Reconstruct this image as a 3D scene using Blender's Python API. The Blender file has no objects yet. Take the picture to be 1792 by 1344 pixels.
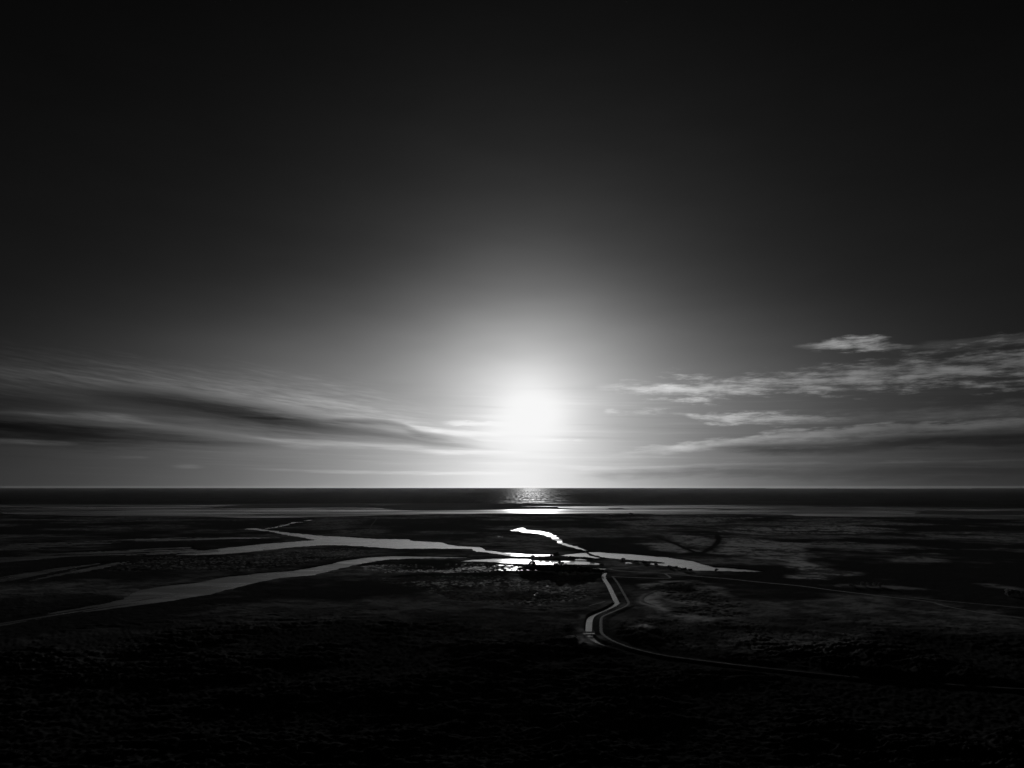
import bpy, bmesh, math, random
import numpy as np
from mathutils import Vector, Matrix

random.seed(7)
RNG = np.random.default_rng(7)
C = bpy.context.scene.collection
sc = bpy.context.scene

# ------------------------------------------------------------------ camera
F = 1242.0                       # focal length in pixels of the 1792 px wide photograph
PITCH = math.atan((851.2 - 672.0) / F)   # level line; the sea's edge, 45 km off, lies a little lower
CAM_H = 100.0
cam = bpy.data.cameras.new('camera')
cam.sensor_width = 36.0
cam.lens = F / 1792.0 * 36.0
cam.clip_start = 1.0
cam.clip_end = 900000.0
cam_o = bpy.data.objects.new('camera', cam)
C.objects.link(cam_o)
cam_o.location = (0, 0, CAM_H)
cam_o.rotation_euler = (math.pi / 2 + PITCH, 0, 0)
sc.camera = cam_o
CP, SP = math.cos(PITCH), math.sin(PITCH)


def ray(px, py):
    x, y = (px - 896.0) / F, (672.0 - py) / F
    return x, CP - y * SP, SP + y * CP


def at(px, py, z=0.0):
    """the point of the plain (height z) that is seen at this spot of the photograph"""
    x, y, w = ray(px, py)
    t = (z - CAM_H) / w
    return (x * t, y * t)


def azel(px, py):
    x, y, w = ray(px, py)
    n = math.sqrt(x * x + y * y + w * w)
    return math.degrees(math.atan2(x, y)), math.degrees(math.asin(w / n))


SUN_AZ, SUN_EL = azel(930, 722)

# ------------------------------------------------------------------ colour management
sc.view_settings.view_transform = 'Standard'
sc.view_settings.look = 'None'
EXPOSURE = -0.3
sc.view_settings.exposure = EXPOSURE
sc.view_settings.gamma = 1.0
sc.render.engine = 'CYCLES'
sc.cycles.use_denoising = True
sc.cycles.max_bounces = 5
sc.cycles.volume_bounces = 0
sc.cycles.sample_clamp_indirect = 3.0
sc.cycles.sample_clamp_direct = 3.0

# ------------------------------------------------------------------ node expressions


class V:
    """a float socket with operators; every operator is one Math node"""
    tree = None

    def __init__(self, s):
        self.s = s

    @staticmethod
    def put(i, v):
        if isinstance(v, V):
            V.tree.links.new(v.s, i)
        else:
            i.default_value = v

    @staticmethod
    def m(op, *a, clamp=False):
        n = V.tree.nodes.new('ShaderNodeMath')
        n.operation = op
        n.use_clamp = clamp
        for i, v in enumerate(a):
            V.put(n.inputs[i], v)
        return V(n.outputs[0])

    def __add__(s, o): return V.m('ADD', s, o)
    __radd__ = __add__
    def __sub__(s, o): return V.m('SUBTRACT', s, o)
    def __rsub__(s, o): return V.m('SUBTRACT', o, s)
    def __mul__(s, o): return V.m('MULTIPLY', s, o)
    __rmul__ = __mul__
    def __truediv__(s, o): return V.m('DIVIDE', s, o)
    def __pow__(s, o): return V.m('POWER', s, o)
    def __neg__(s): return V.m('MULTIPLY', s, -1.0)
    def abs(s): return V.m('ABSOLUTE', s)
    def sqrt(s): return V.m('SQRT', s)
    def exp(s): return V.m('POWER', math.e, s)
    def min(s, o): return V.m('MINIMUM', s, o)
    def max(s, o): return V.m('MAXIMUM', s, o)
    def clamp(s): return V.m('ADD', s, 0.0, clamp=True)

    def step(s, a, b, lo=0.0, hi=1.0):
        n = V.tree.nodes.new('ShaderNodeMapRange')
        n.interpolation_type = 'SMOOTHSTEP'
        V.put(n.inputs[0], s)
        for i, v in enumerate((a, b, lo, hi)):
            V.put(n.inputs[i + 1], v)
        return V(n.outputs[0])


def vec(x, y, z=0.0):
    n = V.tree.nodes.new('ShaderNodeCombineXYZ')
    for i, v in enumerate((x, y, z)):
        V.put(n.inputs[i], v)
    return n.outputs[0]


def noise(v, scale=1.0, detail=4.0, rough=0.55, lac=2.0, dist=0.0):
    n = V.tree.nodes.new('ShaderNodeTexNoise')
    V.tree.links.new(v, n.inputs['Vector'])
    n.inputs['Scale'].default_value = scale
    n.inputs['Detail'].default_value = detail
    n.inputs['Roughness'].default_value = rough
    n.inputs['Lacunarity'].default_value = lac
    n.inputs['Distortion'].default_value = dist
    return V(n.outputs[0])


def curve(t, pts):
    n = V.tree.nodes.new('ShaderNodeFloatCurve')
    V.put(n.inputs['Value'], t)
    c = n.mapping.curves[0]
    pts = sorted(pts)
    c.points[0].location = pts[0]
    c.points[1].location = pts[-1]
    for p in pts[1:-1]:
        c.points.new(*p)
    for p in c.points:
        p.handle_type = 'AUTO_CLAMPED'
    n.mapping.use_clip = False
    n.mapping.update()
    return V(n.outputs[0])


# ------------------------------------------------------------------ world: evening sky, seen as through a red filter
world = bpy.data.worlds.new('World')
sc.world = world
world.use_nodes = True
wt = world.node_tree
V.tree = wt
bg = wt.nodes['Background']
SKY_STRENGTH = 0.1
bg.inputs['Strength'].default_value = SKY_STRENGTH
sky = wt.nodes.new('ShaderNodeTexSky')
sky.sky_type = 'NISHITA'
sky.sun_disc = False
sky.sun_elevation = math.radians(SUN_EL)
sky.sun_rotation = math.radians(SUN_AZ)
sky.air_density = 1.0
sky.dust_density = 0.4
sky.ozone_density = 1.0
sep = wt.nodes.new('ShaderNodeSeparateColor')
wt.links.new(sky.outputs[0], sep.inputs[0])
air = V(sep.outputs['Red'])

tc = wt.nodes.new('ShaderNodeTexCoord')
sx = wt.nodes.new('ShaderNodeSeparateXYZ')
wt.links.new(tc.outputs['Generated'], sx.inputs[0])
dx, dy, dz = (V(sx.outputs[i]) for i in range(3))
DEG = 180.0 / math.pi
az = V.m('ARCTAN2', dx, dy) * DEG
el = V.m('ARCSINE', dz.max(-1.0).min(1.0)) * DEG
elp = el.max(0.0)
S = (math.sin(math.radians(SUN_AZ)) * math.cos(math.radians(SUN_EL)),
     math.cos(math.radians(SUN_AZ)) * math.cos(math.radians(SUN_EL)),
     math.sin(math.radians(SUN_EL)))
theta = V.m('ARCCOSINE', (dx * S[0] + dy * S[1] + dz * S[2]).min(1.0).max(-1.0)) * DEG
daz = (az - SUN_AZ + 3.09)
aureole = 0.725 * (-((theta / 3.48) ** 0.812)).exp() + 0.196 * (-((theta / 8.07) * (theta / 8.07))).exp()
oval = ((daz * 0.317) * (daz * 0.317) + (el - SUN_EL) * (el - SUN_EL)).sqrt()
glow = 0.155 * (-((oval / 6.99) ** 2.52)).exp()
mist = 0.68 * (-(elp / 4.7)).exp() * (-((daz * daz + 16.0).sqrt() / 9.42)).exp()
aureole = aureole + 0.13 * (-((theta / 3.1) * (theta / 3.1))).exp()
clear = aureole + glow + mist + 0.0002 + 0.004 * (-((theta / 24.0) * (theta / 24.0))).exp() + 0.007 * (-((oval / 18.0) * (oval / 18.0))).exp() + air * 0.001

# cloud strokes: (x, y, half thickness, amount) in the photograph, turned into azimuth and elevation of the sky
A0, A1, E1 = -52.0, 52.0, 20.0
wob = noise(vec(az * 0.10, el * 0.35, 3.0), 1.0, 2.0, 0.55) - 0.5
fine = noise(vec(az * 0.30, el * 1.9 - az * 0.06, 11.0), 1.0, 5.0, 0.62)
puff = noise(vec(az * 0.36, el * 2.1 + az * 0.04, 5.0), 1.0, 7.0, 0.66)
tA = (az - A0) / (A1 - A0)


def stroke(pts, soft_top=0.55, soft_low=0.9, rag=1.0, tex=None, warp=0.5):
    q = []
    for (x, y, h, a) in pts:
        z, e = azel(x, y)
        q.append(((z - A0) / (A1 - A0), e, h / F * DEG, a))
    c = curve(tA, [(t, e / E1) for t, e, h, a in q]) * E1
    h = curve(tA, [(t, w / 4.0) for t, e, w, a in q]) * 4.0
    a = curve(tA, [(t, v) for t, e, w, v in q])
    d = (el + wob * warp - c) / h.max(0.05)
    tex = fine if tex is None else tex
    m = (1.0 - d.abs()) + (tex - 0.5) * (2.2 * rag)
    up = m.step(0.0, soft_top)
    low = m.step(-0.2, soft_low)
    side = d.step(-0.2, 0.2)
    return (low + (up - low) * side) * a.max(0.0)


# fan of fibres on the left: they gather towards a point low over the sea, to the left of the sun
VZ, VE = azel(1120, 800)
q = (el - VE) / (VZ - az + 6.0).max(4.0)
fib = noise(vec(q * 46.0, az * 0.07 + el * 0.03, 2.0), 1.0, 6.0, 0.70)
rip = noise(vec(az * 0.5 + el * 0.5, el * 5.0 + az * 0.5, 4.0), 1.0, 4.0, 0.6)
fibb = fib

br = (stroke([(-400, 610, 70, .0), (-150, 632, 60, .25), (0, 645, 50, .34), (150, 655, 44, .42), (300, 672, 48, .55), (450, 692, 56, .68),
              (600, 708, 58, .55), (700, 732, 46, .4), (800, 765, 26, .25), (880, 785, 10, 0.)], 2.1, 1.5, .95, fib * 0.55 + rip * 0.45)
      + stroke([(-60, 722, 5, .1), (50, 721, 6, .3), (120, 725, 8, .45), (190, 729, 9, .45), (260, 736, 7, .25), (340, 750, 6, .12), (440, 764, 6, .25), (500, 772, 8, .55),
                (600, 777, 9, .45), (700, 783, 8, .4), (770, 787, 8, .4), (850, 790, 6, .3), (930, 792, 4, 0.)], 1.2, 1.3, 1.9, fib, .8)
      + stroke([(-200, 772, 5, .15), (0, 771, 4, .3), (100, 775, 4, .35), (150, 777, 3, 0.), (180, 800, 3, 0.), (240, 801, 4, .12), (270, 802, 2, 0.), (290, 816, 3, 0.), (330, 817, 4, .16), (370, 819, 2, .0),
                (480, 822, 4, .15), (600, 826, 4, .22), (760, 828, 4, .22), (900, 828, 4, .05)], .8, .9, 1.3, fib, .2)
      + stroke([(640, 742, 4, 0.), (690, 742, 9, .2), (740, 750, 10, .35), (800, 756, 8, .35), (870, 757, 6, .3), (920, 758, 3, 0.)], 1.4, 1.2, 1.6, fib, .3)
      + stroke([(1040, 676, 6, 0.), (1085, 676, 9, .3), (1140, 680, 16, .6), (1200, 679, 23, .8), (1300, 673, 21, .75), (1400, 666, 22, .72),
                (1500, 658, 25, .7), (1600, 648, 28, .72), (1700, 640, 32, .75), (1800, 630, 38, .75), (2000, 610, 70, .6), (2300, 590, 80, 0.)],
               1.7, 1.3, 2.1, puff)
      + stroke([(1385, 607, 3, 0.), (1425, 605, 7, .6), (1470, 601, 13, 1.3), (1510, 598, 16, 1.5), (1545, 601, 11, .9), (1590, 606, 6, .25),
                (1640, 608, 5, .05), (1700, 606, 4, 0.)], 1.1, 1.3, 1.8, puff, .2)
      + stroke([(1600, 608, 8, 0.), (1700, 600, 10, .15), (1800, 592, 12, .15), (1950, 580, 14, 0.)], 1., 1., 1.2, fine)
      + stroke([(1170, 722, 3, 0.), (1200, 724, 6, .35), (1245, 730, 11, .85), (1300, 732, 12, .8), (1400, 732, 9, .55), (1490, 731, 7, .15),
                (1540, 730, 5, 0.)], 1.3, 1.3, 2.0, puff, .2)
      + stroke([(1055, 721, 3, 0.), (1085, 720, 6, .35), (1110, 721, 5, .15), (1135, 719, 6, .3), (1165, 720, 4, 0.)], 1.5, 1.5, 3.0, puff, .2)
      + stroke([(1060, 796, 5, .0), (1150, 788, 8, .25), (1250, 779, 11, .5), (1350, 767, 12, .5), (1500, 757, 13, .35), (1700, 749, 16, .3),
                (1850, 742, 18, .2), (2100, 730, 18, 0.)], .7, 1.3, 1.5, fine)
      + stroke([(1400, 728, 10, 0.), (1550, 728, 16, .1), (1700, 726, 22, .2), (1850, 722, 26, .2), (2100, 715, 26, 0.)], 1.2, 1.2, 1.4, fine)
      + stroke([(980, 818, 4, .0), (1050, 820, 4, .12), (1200, 815, 4, .14), (1400, 811, 4, .14), (1600, 808, 4, .12), (1800, 802, 5, .1), (2100, 795, 5, 0.)],
               1.3, 1.4, 1.6, fine)
      + stroke([(930, 770, 2, 0.), (960, 771, 4, .35), (1000, 771, 4, .2), (1040, 771, 2, 0.)], 1.5, 1.5, 2.4, fine, .2)
      + stroke([(770, 741, 3, 0.), (820, 741, 6, .4), (860, 741, 5, .25), (900, 741, 3, 0.)], 1.6, 1.6, 2.8, puff, .2))
dk = (stroke([(60, 680, 8, 0.), (140, 690, 16, .4), (220, 698, 26, .75), (320, 710, 33, .95), (400, 722, 36, 1.), (500, 740, 33, .95), (590, 752, 26, .75),
              (680, 763, 20, .6), (770, 777, 14, .5), (850, 785, 8, .15), (900, 790, 4, 0.)], 1.0, 1.3, .9, fib * .6 + rip * .4)
      + stroke([(-400, 740, 34, 0.), (-150, 742, 32, .8), (0, 745, 27, .95), (100, 755, 26, .92), (200, 766, 24, .8), (300, 773, 18, .65), (400, 777, 12, .4),
                (520, 782, 6, 0.)], 1.1, 1.2, 1.1, fib)
      + stroke([(560, 735, 5, 0.), (620, 737, 8, .4), (690, 743, 9, .5), (740, 760, 10, .45), (800, 768, 9, .3), (860, 778, 5, 0.)], .9, 1.1, 1., fib)
      + stroke([(1230, 786, 4, 0.), (1290, 785, 10, .5), (1380, 788, 13, .6), (1480, 784, 12, .5), (1580, 776, 13, .58), (1700, 767, 15, .65), (1850, 762, 18, .6),
                (2100, 755, 18, 0.)], .9, 1.2, 1.0, fine)
      + stroke([(1000, 832, 6, 0.), (1100, 830, 12, .3), (1250, 826, 14, .32), (1500, 828, 16, .3), (1800, 820, 18, .25), (2100, 815, 16, 0.)], 1.2, 1.2, 1.1, fine)
      + stroke([(-300, 695, 24, 0.), (-100, 700, 26, .45), (50, 702, 24, .45), (150, 712, 14, .25), (230, 722, 8, 0.)], 1.2, 1.2, 1.0, fib))
lowband = (elp.step(0.3, 1.6)) * (elp.step(9.5, 6.0))
streak = noise(vec(az * 0.07, el * 2.6 + az * 0.05, 21.0), 1.0, 4.0, 0.6)
low_n = noise(vec(az * 0.36, el * 2.1 + az * 0.04 - 0.4, 5.0), 1.0, 5.0, 0.66)
right = az.step(4.0, 10.0)
rel = (low_n - puff) * 2.2 + (puff - 0.5) * 3.6
shade = ((1.0 + 0.35 * right) + rel * right + (fib + rip - 1.0) * 1.8 * (1.0 - right)).max(0.12)
br = br.min(1.4) + (streak.step(0.50, 0.80) * 0.14) * lowband
dk = dk.min(0.95) * 0.88 + (streak.step(0.48, 0.25) * 0.10) * lowband
clear = clear * (1.0 + 0.22 * wob)
lum = (clear + br * shade * (clear * 0.75 + 0.145 * (-(theta / 60.0)).exp())) * (1.0 - dk)
lum = V.m('SMOOTH_MIN', lum, 0.93, 0.22)
lum = lum * el.step(-1.0, 0.0, 0.25, 1.0)
comb = wt.nodes.new('ShaderNodeCombineColor')
for i in range(3):
    wt.links.new((lum * (2.0 ** -EXPOSURE / SKY_STRENGTH)).s, comb.inputs[i])
wt.links.new(comb.outputs[0], bg.inputs['Color'])
world.cycles.sampling_method = 'MANUAL'
world.cycles.sample_map_resolution = 1024

# ------------------------------------------------------------------ sun
sl = bpy.data.lights.new('sun', 'SUN')
sl.energy = 3.2
sl.angle = math.radians(0.53)
sl.color = (1, 1, 1)
so = bpy.data.objects.new('sun', sl)
C.objects.link(so)
so.rotation_euler = Vector(S).to_track_quat('Z', 'Y').to_euler()
so.location = (0, 0, 400)

# ------------------------------------------------------------------ numpy tools


def hash2(ix, iy, seed):
    h = (ix.astype(np.int64) * 374761393 + iy.astype(np.int64) * 668265263 + seed * 1442695041) & 0xFFFFFFFF
    h = ((h ^ (h >> 13)) * 1274126177) & 0xFFFFFFFF
    h = h ^ (h >> 16)
    return (h & 0xFFFFFF) / float(0xFFFFFF)


def vnoise(x, y, seed=0):
    ix, iy = np.floor(x), np.floor(y)
    fx, fy = x - ix, y - iy
    fx = fx * fx * (3 - 2 * fx)
    fy = fy * fy * (3 - 2 * fy)
    a, b = hash2(ix, iy, seed), hash2(ix + 1, iy, seed)
    c, d = hash2(ix, iy + 1, seed), hash2(ix + 1, iy + 1, seed)
    return (a + (b - a) * fx) * (1 - fy) + (c + (d - c) * fx) * fy


def fbm(x, y, oct=4, seed=0, gain=0.5):
    t, amp, tot = 0.0, 1.0, 0.0
    for o in range(oct):
        t = t + amp * vnoise(x * 2 ** o + o * 17.3, y * 2 ** o - o * 9.1, seed + o * 13)
        tot += amp
        amp *= gain
    return t / tot


def sstep(x, a, b):
    t = np.clip((x - a) / (b - a), 0, 1)
    return t * t * (3 - 2 * t)


def seg_dist(X, Y, pts, closed):
    """distance to a polyline, and inside flag for a closed one"""
    P = np.array(pts, float)
    n = len(P)
    d2 = np.full(X.shape, 1e18)
    ins = np.zeros(X.shape, bool)
    for i in range(n if closed else n - 1):
        ax, ay = P[i]
        bx, by = P[(i + 1) % n]
        ex, ey = bx - ax, by - ay
        t = np.clip(((X - ax) * ex + (Y - ay) * ey) / (ex * ex + ey * ey + 1e-9), 0, 1)
        d2 = np.minimum(d2, (X - ax - t * ex) ** 2 + (Y - ay - t * ey) ** 2)
        if closed:
            c = (ay > Y) != (by > Y)
            with np.errstate(divide='ignore', invalid='ignore'):
                ins ^= c & (X < (bx - ax) * (Y - ay) / (by - ay + 1e-12) + ax)
    return np.sqrt(d2), ins


def poly_sdf(X, Y, poly, margin):
    """signed distance to a closed outline, 1e6 farther away than the margin"""
    P = np.array(poly)
    sel = ((X > P[:, 0].min() - margin) & (X < P[:, 0].max() + margin) &
           (Y > P[:, 1].min() - margin) & (Y < P[:, 1].max() + margin))
    out = np.full(X.shape, 1e6)
    d, ins = seg_dist(X[sel], Y[sel], poly, True)
    out[sel] = np.where(ins, -d, d)
    return out


def line_dist(X, Y, pts, margin):
    P = np.array(pts)
    sel = ((X > P[:, 0].min() - margin) & (X < P[:, 0].max() + margin) &
           (Y > P[:, 1].min() - margin) & (Y < P[:, 1].max() + margin))
    out = np.full(X.shape, 1e6)
    d, _ = seg_dist(X[sel], Y[sel], pts, False)
    out[sel] = d
    return out


def G(pts, z=0.0):
    return [at(x, y, z) for x, y in pts]


def smooth(pts, n=6):
    """Catmull-Rom through the points"""
    P = [np.array(p, float) for p in pts]
    P = [2 * P[0] - P[1]] + P + [2 * P[-1] - P[-2]]
    out = []
    for i in range(1, len(P) - 2):
        p0, p1, p2, p3 = P[i - 1:i + 3]
        for k in range(n):
            t = k / n
            out.append(tuple(0.5 * (2 * p1 + (p2 - p0) * t + (2 * p0 - 5 * p1 + 4 * p2 - p3) * t * t + (3 * p1 - p0 - 3 * p2 + p3) * t ** 3)))
    out.append(tuple(P[-2]))
    return out


# ------------------------------------------------------------------ what lies on the plain (outlines traced on the ground)
RIVERS = {
    'main': [(425, 926), (443, 924), (467, 927.5), (510, 933), (561, 937.5), (608, 940), (654, 943), (715, 944), (719, 946), (772, 949.5), (792, 955), (839, 957.5),
             (850, 962.5), (882, 967), (922, 969.3), (970, 970.4), (970, 973.6), (929, 974.4), (897, 974.2), (877, 970.7), (832, 965), (825, 961), (778, 960.5), (735, 960.5),
             (695, 960.5), (648, 957.5), (601, 954.5), (567, 954.5), (527, 957), (484, 961), (433, 966.5), (400, 969), (340, 972), (300, 972), (320, 968), (402, 958), (469, 951.5), (520, 947.5),
             (551, 945), (536, 941.5), (500, 936), (470, 930), (445, 927.5)],
    'south': [(817, 975.6), (768, 974.6), (681, 973), (648, 975), (601, 981.5), (561, 991), (514, 999), (467, 1002.5), (400, 1009), (335, 1021), (268, 1027.5), (241, 1032.5),
              (224, 1041), (213, 1049), (134, 1064), (67, 1076), (-20, 1092), (-120, 1106), (-120, 1114), (-20, 1100), (67, 1085), (134, 1074), (201, 1065), (291, 1053), (362, 1041.5), (405, 1031), (449, 1019.5), (485, 1012.5), (549, 1007),
              (575, 1000), (600, 994), (640, 985), (681, 979.5), (735, 977.5), (815, 976.9)],
    'north': [(891, 928.8), (904, 925.7), (915.5, 923.4), (918, 927), (947, 929.4), (960, 932), (972, 938.5), (982.5, 946), (984.5, 950), (1001, 954.5), (1029, 963.5), (1027, 964.6),
              (1006, 959.5), (984, 953.5), (974.5, 949.5), (976, 946.8), (966, 943.5), (966, 940.4), (953, 936.8), (937.6, 934), (920, 932.5), (907, 929.5)],
    'east': [(1031, 964.8), (1048, 966.4), (1101, 969.8), (1168, 975.4), (1212, 981.8), (1222, 985), (1238.6, 990.5), (1250, 993), (1269, 993.8), (1336, 1000.4), (1336, 1001.6), (1282, 1000.3), (1252, 1000.2),
             (1215, 999), (1195, 995), (1188, 992.2), (1150, 990), (1137, 988), (1140, 985.5), (1170, 986), (1141, 982.5), (1091, 979.5), (1054, 975.8), (1036, 970)],
}
STRIPS = {   # wet arms that run out to the left, half silted up
    'far': [(500, 941), (420, 940), (335, 940), (250, 942.5), (167, 946), (54, 950), (0, 953), (-150, 962), (-150, 976), (0, 964), (54, 961), (167, 952.5), (250, 949), (335, 946), (420, 943.5)],
    'middle': [(330, 957), (230, 961), (120, 967), (0, 972), (-150, 984), (-150, 1000), (0, 985), (60, 980), (130, 974), (230, 972), (300, 970.5), (360, 965)],
    'near': [(240, 981), (167, 986), (100, 994), (0, 1009), (-150, 1032), (-150, 1055), (0, 1027), (84, 1014), (151, 1001), (200, 991)],
    'shore_brook': [(546, 908.5), (530, 911.5), (510, 914.5), (498, 918), (480, 922), (462, 925.5), (466, 926.5), (484, 923.5), (502, 919.5), (514, 916), (534, 913), (550, 910)],
}
PONDS = {
    'bright': [(803, 983), (827, 979.8), (862, 977.6), (923, 977.6), (929, 980), (952, 981), (978, 982), (987, 981.2), (1023, 982.5), (1050, 986.6), (1046, 989), (1014, 988.3), (978.6, 989),
               (937.5, 988.3), (925, 987.3), (898, 986.8), (859, 984), (827, 982.8)],
    'small': [(977.7, 972.5), (996, 970), (1011, 968), (1025, 967.7), (1029.5, 971), (1041, 974.5), (1055, 977), (1042, 977.4), (1025, 975), (996, 974.3)],
    'reed': [(1005, 979), (1015, 978), (1027, 979.4), (1025, 981), (1008, 981)],
    'willow': [(1014, 995), (1030, 993.8), (1048, 994.4), (1066, 995.6), (1066, 997.2), (1048, 997), (1028, 996.8)],
    'roadside': [(1088, 984.5), (1100, 984), (1108, 986.5), (1096, 987)],
}
DITCH_A = [(1060, 1002, 4), (1056, 1009, 8.5), (1059, 1016, 8), (1064, 1023, 7.6), (1071, 1037, 8), (1078, 1052, 9), (1080, 1056.5, 9), (1067, 1065, 8), (1052, 1071.5, 7.5), (1037, 1078.5, 8), (1032, 1085, 9), (1030.5, 1097, 9), (1030, 1107, 9)]
DITCH_B = [(1031, 1111, 7.5), (1034, 1116, 7.5), (1041, 1122, 7), (1051, 1127, 5), (1063, 1131.5, 2.4)]
TRACK_A = [(1072, 1011, 4), (1081, 1023, 6), (1089, 1037, 6.5), (1099, 1055, 7), (1100, 1060, 7.5), (1094, 1065, 6.5), (1067, 1077, 6.5), (1055, 1083, 6.5), (1052, 1090, 6.8), (1052, 1104, 6.8),
           (1054, 1113, 6.4), (1067, 1123, 6.5), (1087, 1132, 6.5), (1107, 1139, 6), (1148, 1149, 5.5), (1190, 1156, 5), (1309, 1171, 5), (1431, 1184, 5), (1571, 1197, 5), (1792, 1212, 5), (2000, 1224, 5)]
TRACK_B = [(1066, 996.5, 4), (1075, 999, 6), (1107, 1001.8, 9), (1161, 1004.8, 12), (1202, 1008.5, 12), (1269, 1014, 15), (1336, 1021, 15), (1400, 1027, 14), (1460, 1035, 13), (1560, 1047, 13), (1627, 1055, 13), (1661, 1064, 13), (1728, 1076, 13), (1792, 1084, 13), (1900, 1096, 12)]
TRACK_C = [(1074, 1010.5, 4), (1107, 1012, 5), (1148, 1013.4, 6), (1172, 1013, 7), (1168, 1008, 7), (1163, 1005, 7)]
TRACK_D = [(981.5, 1082, 2), (1000, 1074.5, 3), (1014, 1069.5, 3.2), (1027, 1064, 3.5), (1040, 1059.5, 4), (1052, 1056.5, 4), (1059, 1054, 3)]
TRACK_E = [(660, 907, 3), (657, 911, 4), (654, 915, 4), (650.5, 919, 4), (648.5, 924, 4), (646.5, 928, 4), (642, 932, 5), (634, 934.5, 5), (622, 935.5, 5)]
TRACK_F = [(1600, 1048, 7), (1660, 1054, 7), (1792, 1066, 7), (1900, 1076, 7)]


TRACK_G = [(1118, 1033, 3), (1135, 1028.5, 3), (1152, 1024, 3), (1175, 1020.5, 3), (1200, 1019, 3), (1216, 1018.5, 3)]
TRACK_H = [(1158, 1034.5, 3), (1142, 1038.5, 3), (1130, 1043.5, 3), (1123, 1050.5, 3), (1128, 1056, 3), (1140, 1060, 3), (1155, 1066, 3), (1167, 1071, 3), (1160, 1077, 3), (1146, 1081, 3), (1133, 1084, 3)]


def ribbon_line(spec, n=5):
    """centre line and half width in metres of a band whose width the photograph gives across the line of sight"""
    pts = smooth([(x, y, w) for x, y, w in spec], n)
    out = []
    for i, (x, y, w) in enumerate(pts):
        X, Y = at(x, y)
        r = math.sqrt(X * X + Y * Y + CAM_H * CAM_H)
        out.append([X, Y, w * 0.5 * r / F])
    # a band that runs across the view is foreshortened, one that runs away from the viewer is not
    for i, o in enumerate(out):
        a, b = out[max(i - 1, 0)], out[min(i + 1, len(out) - 1)]
        t = np.array([b[0] - a[0], b[1] - a[1]])
        t /= np.linalg.norm(t) + 1e-9
        v = np.array([o[0], o[1]])
        v /= np.linalg.norm(v)
        o.append(abs(t[0] * v[1] - t[1] * v[0]))
    return out


TRACKS = {k: ribbon_line(v) for k, v in dict(A=TRACK_A, B=TRACK_B, C=TRACK_C, D=TRACK_D, E=TRACK_E, F=TRACK_F, G=TRACK_G, H=TRACK_H).items()}
WIDTH = dict(A=1.45, B=2.2, C=1.8, D=0.9, E=2.6, F=1.8, G=2.6, H=2.3)      # half widths in metres of the driven surface
DITCHES = {'A': ribbon_line(DITCH_A), 'B': ribbon_line(DITCH_B)}
MARSH_L = [(640, 1012), (760, 1006), (900, 1008), (1000, 1012), (1046, 1020), (1056, 1044), (1000, 1066), (960, 1072), (900, 1064), (800, 1050), (740, 1038)]
MARSH = [(590, 1000), (680, 985), (760, 985), (830, 984), (900, 987), (955, 990), (950, 998), (900, 1001), (860, 1003), (760, 1004), (640, 1006)]
MARSH_W = [(250, 974), (420, 972), (520, 961), (600, 959), (680, 964), (640, 975), (560, 985), (470, 997), (380, 1000), (250, 1000), (180, 1000)]
SPARK = [(806, 937), (826, 933), (850, 935), (892, 939), (880, 941), (840, 938.5), (815, 939)]
SPARK_E = [(1130, 1030), (1170, 1016), (1230, 1026), (1300, 1060), (1260, 1090), (1190, 1072)]
SHORE_SEA = [(-400, 881.5), (0, 882.5), (300, 882), (600, 881), (900, 881), (1200, 881.8), (1400, 884), (1600, 887), (1792, 889), (2200, 892)]
SHORE_LAND = [(-400, 899), (0, 900), (150, 903), (300, 905), (420, 907), (540, 905.5), (620, 904.3), (700, 901.5), (760, 900.5), (900, 899.8), (1000, 900.2), (1100, 900.3), (1200, 900.6), (1300, 901.5), (1400, 903.6), (1600, 906.5), (1792, 910), (2200, 914)]

SHEET_W = {}        # how far from its outline each water sheet reaches under the bank


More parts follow.
